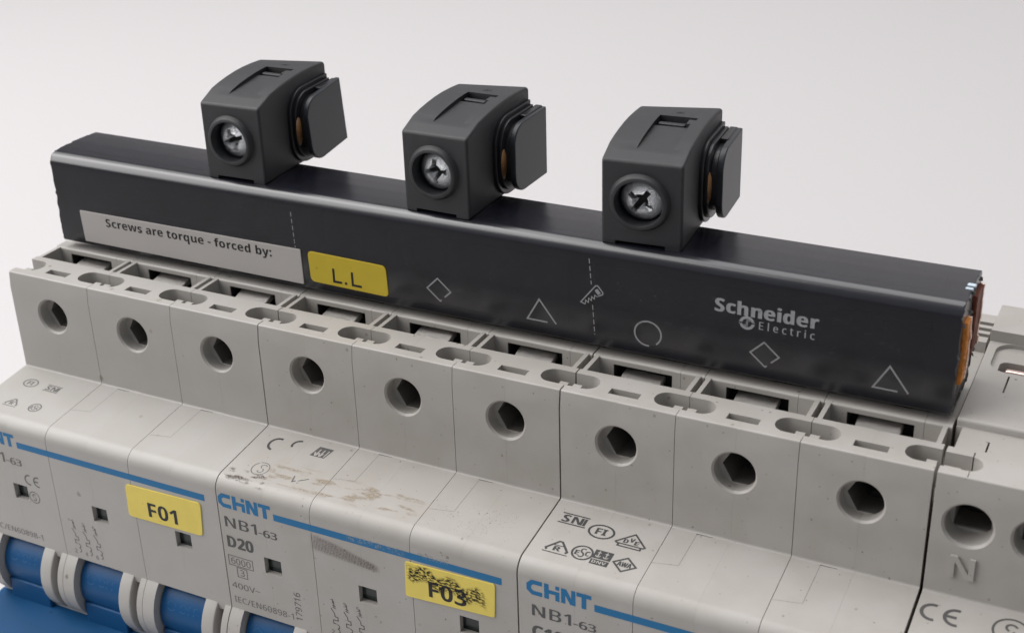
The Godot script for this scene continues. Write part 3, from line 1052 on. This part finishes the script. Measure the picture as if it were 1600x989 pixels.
	for c in [Vector2(98.96, 5.4), Vector2(152.9, 5.2)]:
		var m := Shape.new()
		line(m, [c + Vector2(1.35, -1.6), c + Vector2(-2.1, -1.58), c + Vector2(0, 2.08), c + Vector2(2.85, -1.65)], 0.26, f)
		part("printed_triangle", m.mesh(), mats.bar_print, t)
	var ci := Shape.new()
	ring(ci, Vector2(116.95, 5.15), Vector2(2.12, 2.02), 0.26, f, -50, 276)
	part("printed_circle", ci.mesh(), mats.bar_print, t)
	for d in [[53.6, 14.9, 53.85, 8.6], [107.4, 15.8, 107.75, 11.6], [107.95, 8.2, 108.3, 3.3]]:
		var m := Shape.new()
		var a := Vector2(d[0], d[1])
		var b := Vector2(d[2], d[3])
		var len := (b - a).length()
		var u := (b - a).normalized()
		var at := 0.0
		while at < len:
			line(m, [a + u * at, a + u * minf(len, at + 0.8)], 0.14, f)
			at += 1.2
		part("dashed_cut_line", m.mesh(), mats.bar_print, t)
	var saw := Shape.new()
	var so := Vector2(106.0, 8.4)
	line(saw, [so + Vector2(0.75, -0.25), so + Vector2(0.0, 0.0), so + Vector2(2.45, 3.1), so + Vector2(2.8, 3.15), so + Vector2(3.65, 2.15), so + Vector2(3.6, 1.85), so + Vector2(2.9, 1.45)], 0.2, f)
	line(saw, [so + Vector2(0.75, -0.25), so + Vector2(0.8, 0.45), so + Vector2(1.25, 0.1), so + Vector2(1.3, 0.85), so + Vector2(1.75, 0.5), so + Vector2(1.8, 1.2), so + Vector2(2.25, 0.85), so + Vector2(2.3, 1.5), so + Vector2(2.8, 1.3)], 0.16, f, 0.026)
	line(saw, [so + Vector2(2.35, 2.3), so + Vector2(2.75, 2.55), so + Vector2(3.2, 2.0), so + Vector2(2.85, 1.75), so + Vector2(2.4, 2.25)], 0.16, f, 0.026)
	part("printed_saw", saw.mesh(), mats.bar_print, t)
	# maker's mark
	var lg := Shape.new()
	var lf := f * Transform3D(Basis(Vector3(0, 0, 1), -0.006), Vector3(0, 0.75, 0))
	letters(lg, "Schneider", true, 127.15, 142.35, 11.05, 2.05, lf)
	embolden(lg, 0.10)
	letters(lg, "E l e c t r i c", false, 133.9, 142.0, 9.32, 1.22, lf)
	embolden(lg, 0.03)
	var lc := Vector2(132.1, 9.98)
	ring(lg, lc, Vector2(0.92, 0.86), 0.42, lf, 20, 175, 0.022)
	ring(lg, lc, Vector2(0.92, 0.86), 0.42, lf, 200, 355, 0.022)
	line(lg, [lc + Vector2(0.5, 0.42), lc + Vector2(0.05, 0.42), lc + Vector2(-0.05, -0.42), lc + Vector2(-0.5, -0.42)], 0.34, lf, 0.03)
	for k in [0.18, -0.18]:
		line(lg, [lc + Vector2(0.75, k), lc + Vector2(1.2, k)], 0.12, lf, 0.034)
		line(lg, [lc + Vector2(-1.2, k), lc + Vector2(-0.75, k)], 0.12, lf, 0.034)
	part("maker_lettering", lg.mesh(), mats.bar_logo, t)

func embolden(s: Shape, by: float) -> void:
	# a second copy a hair to the right and below makes thin type heavier
	var n := s.v.size()
	for i in n:
		s.v.append(s.v[i] + Vector3(by, 0, 0.004))
		s.n.append(s.n[i])
		s.uv.append(s.uv[i])

func copper(t: Node3D, x1: float, za: float, zb: float, ya: float, yb: float, m: String, label: String) -> void:
	var o := []
	rng.seed = int(absf(za) * 10)
	for k in 20:
		o.append(Vector2(za + rng.randf_range(-0.2, 0.2), lerpf(ya, yb, k / 19.0)))
	for k in 20:
		o.append(Vector2(zb + rng.randf_range(-0.2, 0.2), lerpf(yb, ya, k / 19.0)))
	var s := along_x(zy(o), x1 - 1.0, x1 + 0.55, 0.12, 1)
	for i in s.v.size():
		if s.v[i].x > x1:
			var q := s.v[i]
			q.x += rng.randf_range(-0.06, 0.06)
			s.v[i] = q
	var p := part("copper_strip", s.mesh(), mats[m], t, label)
	# the bright burr along its far edge
	var b := Shape.new()
	var prev := Vector3(x1 + 0.42, ya, za)
	for k in 14:
		var nx := Vector3(x1 + 0.44 + rng.randf_range(-0.1, 0.15), lerpf(ya, yb, (k + 1) / 14.0), za + rng.randf_range(-0.2, 0.2))
		var mid := (prev + nx) / 2
		b.add(rbox(mid - Vector3(0.3, (nx.y - prev.y) * 0.55, 0.2), mid + Vector3(0.3, (nx.y - prev.y) * 0.55, 0.2), 0.12, 2))
		prev = nx
	part("burr", b.mesh(), mats.copper_bright, p)

# ---------------------------------------------------------------- scene
func _ready() -> void:
	var cam := Camera3D.new()
	cam.position = Vector3(185.481, 101.673, 164.413) * MM
	cam.rotation = Vector3(-0.457058, 0.475626, -0.031108)
	cam.fov = 25.158
	cam.near = 0.01
	cam.far = 20.0
	var lens := CameraAttributesPhysical.new()
	lens.frustum_focal_length = 78.43
	lens.frustum_focus_distance = 0.222
	lens.frustum_near = 0.01
	lens.frustum_far = 20.0
	lens.exposure_aperture = 60.0
	cam.attributes = lens
	cam.fov = 25.158
	add_child(cam)
	var env := Environment.new()
	env.background_mode = Environment.BG_COLOR
	env.background_color = Color(0.80, 0.81, 0.835)
	env.background_energy_multiplier = 0.42
	env.tonemap_mode = Environment.TONE_MAPPER_LINEAR
	env.tonemap_exposure = 1.0
	env.sdfgi_enabled = true
	env.ssao_enabled = true
	env.ssil_enabled = true
	var we := WorldEnvironment.new()
	we.environment = env
	add_child(we)
	# soft daylight from a large opening, above, behind and to the left
	area_light(Vector3(-0.75, 0.85, -0.05), Vector3(0.08, 0.0, -0.02), Vector2(0.8, 0.8), 0.4, Color(1.0, 0.99, 0.98))
	area_light(Vector3(0.0, 1.35, -0.35), Vector3(0.08, 0.0, -0.1), Vector2(1.5, 1.2), 1.4, Color(1.0, 0.992, 0.99))
	area_light(Vector3(-0.55, 0.56, 0.33), Vector3(0.06, 0.0, 0.0), Vector2(0.7, 1.0), 0.85, Color(1.0, 0.99, 0.985))
	fonts = {false: font(400), true: font(700)}
	make_materials()
	make_front()
	var c := [shell(false), shell(true), neighbour_shell(), terminal_body(), screw_head(0.35), screw_head(0.05), screw_head(0.95), screw_head(0.6)]
	await get_tree().process_frame
	shell_meshes = [baked(c[0]), baked(c[1])]
	neighbour_mesh = baked(c[2])
	terminal_mesh = baked(c[3], 45.0)
	for k in 4:
		screw_meshes.append(baked(c[4 + k], 30.0))
	surroundings()
	breakers()
	busbar()
	feed_terminal(36.3, "black feed terminal nearest the pale text sticker, tilted cap, brown conductor showing", 0, 0.10, 0.3, 0.03)
	feed_terminal(75.1, "black feed terminal between the other two, above the yellow L.L sticker's right", 1, 0.0, 0.0, -0.015)
	feed_terminal(108.75, "black feed terminal nearest the printed maker's name and sawn copper end", 2, 0.02, 0.5, 0.07, 1.07)

func font(weight: int) -> SystemFont:
	var f := SystemFont.new()
	f.font_names = PackedStringArray(["Droid Sans"])
	f.font_weight = weight
	return f

func area_light(at: Vector3, to: Vector3, size: Vector2, energy: float, c: Color) -> void:
	var l := AreaLight3D.new()
	l.area_size = size
	l.light_energy = energy
	l.light_color = c
	l.shadow_enabled = true
	add_child(l)
	l.look_at_from_position(at, to, Vector3(0, 1, 0.01))

func surroundings() -> void:
	# a sheet of white paper that runs back and curves up behind
	var p := []
	p.append(Vector2(0.125, -0.085))
	p.append(Vector2(-0.75, -0.085))
	for q in arc(Vector2(-0.75, 0.265), 0.35, 270, 180, 14):
		p.append(q)
	p.append(Vector2(-1.1, 1.15))
	var s := Shape.new()
	for i in p.size() - 1:
		var a: Vector2 = p[i]
		var b: Vector2 = p[i + 1]
		var d := (b - a).normalized()
		var n := Vector3(0, -d.x, d.y)
		s.quad(Vector3(-2.2, a.y, a.x), Vector3(2.2, a.y, a.x), Vector3(2.2, b.y, b.x), Vector3(-2.2, b.y, b.x), n)
	var o := part("backdrop", smoothed(s.v).mesh(1.0), mats.paper, self)
	o.set_meta("kind", "structure")
	var d := Shape.new()
	d.quad(Vector3(-2.4, -0.087, 1.6), Vector3(2.4, -0.087, 1.6), Vector3(2.4, -0.087, -1.9), Vector3(-2.4, -0.087, -1.9), Vector3.UP)
	var desk := part("tabletop", d.mesh(1.0), mats.desk, self)
	desk.set_meta("kind", "structure")
	desk.set_meta("label", "dark matt tabletop under the white paper")
	o.set_meta("label", "plain white paper surface running back behind the breakers")

func breakers() -> void:
	var deck := frame(Vector3(0, -19.15, 0), Vector3.RIGHT, Vector3(0, 0.176, -0.984).normalized())   # the shoulder: up runs away from the viewer
	# --- the one on the left, seen cut off by the frame
	var t := breaker(0.0, "three-pole breaker at the left end, yellow sticker F01", "grey_plastic_clean")
	front_print(t, 0.0, "", false, true)
	var f := frame(Vector3(0, 0, FACE))
	var s := Shape.new()
	mark_ce(s, 11.3, -31.6, 1.9, f, 0.28)
	mark_s(s, Vector2(12.7, -35.1), 1.15, f)
	part("approval_mark", s.mesh(), mats.ink_faint, t)
	var st := sticker(t, [Vector2(34.85, -26.3), Vector2(50.6, -25.95), Vector2(50.1, -32.55), Vector2(34.55, -32.75)], 0.8, mats.yellow_sticker, "clean yellow sticker reading F01", f)
	s = Shape.new()
	letters(s, "F01", true, 39.1, 45.2, -31.65, 2.8, f, 0.19)
	part("lettering", s.mesh(), mats.black_ink, st)
	shoulder_marks(t, [["fi", 5.2, 4.4], ["sni", 10.4, 4.5], ["tri", 6.3, 10.4], ["esc", 11.4, 10.2]], 0.86, mats.ink_faint)
	# --- the middle one
	t = breaker(54.1, "three-pole breaker in the middle, worn print D20, scribbled yellow sticker F03", "grey_plastic")
	front_print(t, 0.0, "D20", true, false)
	s = Shape.new()
	var vert := frame(Vector3(14.45, -44.1, FACE), Vector3.UP, Vector3.LEFT)
	letters(s, "179716", false, 0.0, 5.6, 0.0, 1.25, vert)
	part("printed_number", s.mesh(), mats.ink_light, t)
	st = sticker(t, [Vector2(35.05, -25.85), Vector2(50.45, -25.5), Vector2(50.2, -31.65), Vector2(34.8, -32.4)], 0.5, mats.yellow_sticker, "yellow sticker reading F03 under black scribble", f)
	s = Shape.new()
	letters(s, "F03", true, 39.0, 45.5, -31.2, 2.9, f, 0.19)
	part("lettering", s.mesh(), mats.black_ink, st)
	var sh := Shape.new()
	flat_sheet(sh, 35.1, 49.2, -31.2, -25.9, FACE + 0.205)
	part("scribble", sh.mesh(), stain(2, 21, 220, 84, Color(0.10, 0.075, 0.05), 0.93), st)
	s = Shape.new()
	var df := deck_frame()
	ring(s, Vector2(4.4, -4.0), Vector2(1.35, 1.5), 0.42, df, 75, 265)
	ring(s, Vector2(8.3, -3.0), Vector2(1.35, 1.2), 0.38, df, 95, 215)
	part("worn_mark", s.mesh(), mats.ink, t)
	s = Shape.new()
	var light := Shape.new()
	fill(s, PackedVector2Array([Vector2(11.2, -4.5), Vector2(13.9, -4.5), Vector2(14.4, -2.0), Vector2(11.7, -2.0)]), df)
	for k in 3:
		line(light, [Vector2(12.1 + k * 0.8, -4.3), Vector2(12.3 + k * 0.8, -2.6)], 0.22, df, 0.035)
	letters(light, "W", true, 11.6, 13.4, -4.4, 0.9, df, 0.045)
	part("worn_ship_mark", s.mesh(), mats.ink_light, t)
	part("worn_detail", light.mesh(), mats[("grey_plastic")], t)
	s = Shape.new()
	ring(s, Vector2(5.6, -10.4), Vector2(1.5, 1.55), 0.12, df, 130, 480)
	ring(s, Vector2(5.9, -9.8), Vector2(0.5, 0.45), 0.13, df, 20, 250)
	ring(s, Vector2(5.8, -10.8), Vector2(0.5, 0.5), 0.13, df, -160, 70)
	line(s, [Vector2(12.0, -10.0), Vector2(12.35, -11.4), Vector2(12.8, -11.0)], 0.2, df)
	line(s, [Vector2(13.2, -10.9), Vector2(14.6, -9.9)], 0.16, df)
	part("worn_outline", s.mesh(), mats.ink_light, t)
	# dirt, rubbed paint and scratches
	part("stain", draped(17.2, 30.6, 19.8, 24.6, 0.03).mesh(), stain(0, 3, 320, 110, Color(0.36, 0.28, 0.255), 0.95), t)
	part("stain", draped(6.0, 36.0, 7.5, 13.5, 0.03).mesh(), stain(1, 14, 200, 64, Color(0.64, 0.58, 0.49), 0.7), t)
	part("stain", draped(0.2, 9.0, 11.6, 15.2, 0.035).mesh(), stain(1, 19, 120, 48, Color(0.30, 0.235, 0.20), 0.85), t)
	part("specks", draped(36.0, 52.0, 5.0, 14.0, 0.03).mesh(), stain(3, 8, 220, 120, Color(0.42, 0.39, 0.36), 0.7), t)
	part("scratches", draped(24.0, 35.5, 18.2, 19.5, 0.045).mesh(), stain(4, 5, 220, 32, Color(0.60, 0.66, 0.70), 1.0), t)
	part("scratches", draped(37.0, 43.0, 17.9, 18.9, 0.045).mesh(), stain(4, 15, 120, 24, Color(0.60, 0.66, 0.70), 1.0), t)
	# --- the right one of the three
	t = breaker(108.25, "three-pole breaker on the right of the three, row of black approval marks", "grey_plastic_light")
	front_print(t, 1.2, "C10", true, false)
	shoulder_marks(t, [["sni", 3.9, 3.9], ["fi", 8.75, 4.9], ["vde", 13.75, 5.3], ["tri", 4.15, 10.4], ["esc", 7.95, 10.1], ["ship", 11.0, 10.2], ["dia", 14.6, 10.3]], 1.14, mats.ink)
	# --- the neighbour at the frame's right edge
	t = thing("residual_current_breaker", "grey breaker cut off by the right frame edge, moulded letter N, closed lid", "circuit breaker", Vector3(162.65, 0, 0))
	part("housing", neighbour_mesh, mats.grey_plastic_light, t)
	s = Shape.new()
	letters(s, "N", true, 3.05, 6.35, -15.4, 3.35, frame(Vector3(0, 0, 0.0)), 0.1, 0.5)
	part("moulded_letter", s.mesh(), mats.grey_plastic_light, t)
	for hx in [4.75, 13.6]:
		var sc := part("terminal_screw", screw_meshes[3], mats.screw_dark, t)
		sc.position = Vector3(hx, HOLE_Y, -7.5) * MM
		part("clamp_cage", rbox(Vector3(hx - 2.2, HOLE_Y - 2.47, -12.0), Vector3(hx + 2.5, HOLE_Y - 2.2, -3.5), 0.05, 1).mesh(), mats.cage, t)
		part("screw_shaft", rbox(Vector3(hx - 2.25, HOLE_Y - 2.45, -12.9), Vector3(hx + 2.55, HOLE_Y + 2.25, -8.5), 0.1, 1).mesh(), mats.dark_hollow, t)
	part("copper_contact", rbox(Vector3(3.4, -1.6, -32.6), Vector3(17.0, 0.2, -31.4), 0.4, 3).mesh(), mats.copper_bright, t)
	s = Shape.new()
	mark_ce(s, 0.75, -4.0, 2.9, df, 0.5)
	mark_s(s, Vector2(12.3, -3.9), 2.3, df)
	part("approval_mark", s.mesh(), mats.ink_light, t)
	var lv := rbox(Vector3(3, -60, FACE), Vector3(12, -52, FACE + 9), 1.2, 3)
	part("toggle_lever", lv.mesh(), mats.blue_plastic, t)

func flat_sheet(s: Shape, x0: float, x1: float, y0: float, y1: float, z: float) -> void:
	var n := Vector3(0, 0, 1)
	s.tri(Vector3(x0, y1, z), Vector3(x1, y1, z), Vector3(x1, y0, z), n, n, n, Vector2(0, 0), Vector2(1, 0), Vector2(1, 1))
	s.tri(Vector3(x0, y1, z), Vector3(x1, y0, z), Vector3(x0, y0, z), n, n, n, Vector2(0, 0), Vector2(1, 1), Vector2(0, 1))

func deck_frame() -> Transform3D:
	# the sloping shoulder: v runs away from the viewer, 0 at the terminal face
	var a := front_point(1.2)
	var b := front_point(10.0)
	var up := Vector3(0, a[0].y - b[0].y, a[0].x - b[0].x).normalized()
	var o: Vector3 = Vector3(0, a[0].y, a[0].x) + up * a[0].x
	return frame(o, Vector3.RIGHT, up)

func shoulder_marks(t: Node3D, list: Array, k: float, m: Material) -> void:
	var f := deck_frame()
	for q in list:
		var s := Shape.new()
		var light := Shape.new()
		var c := Vector2(q[1], -q[2])
		match q[0]:
			"sni": mark_sni(s, c, k, f)
			"fi": mark_fi(s, c, k, f)
			"vde": mark_vde(s, c, k * 1.05, f)
			"tri": mark_triangle(s, c, k, f)
			"esc": mark_esc(s, c, k, f)
			"ship": mark_ship(s, c, k, f, light)
			"dia": mark_diamond(s, c, k, f)
		embolden(s, 0.07)
		var o := part("approval_mark", s.mesh(), m, t)
		if light.v.size():
			part("reversed_lettering", light.mesh(), mats.grey_plastic_light, o)
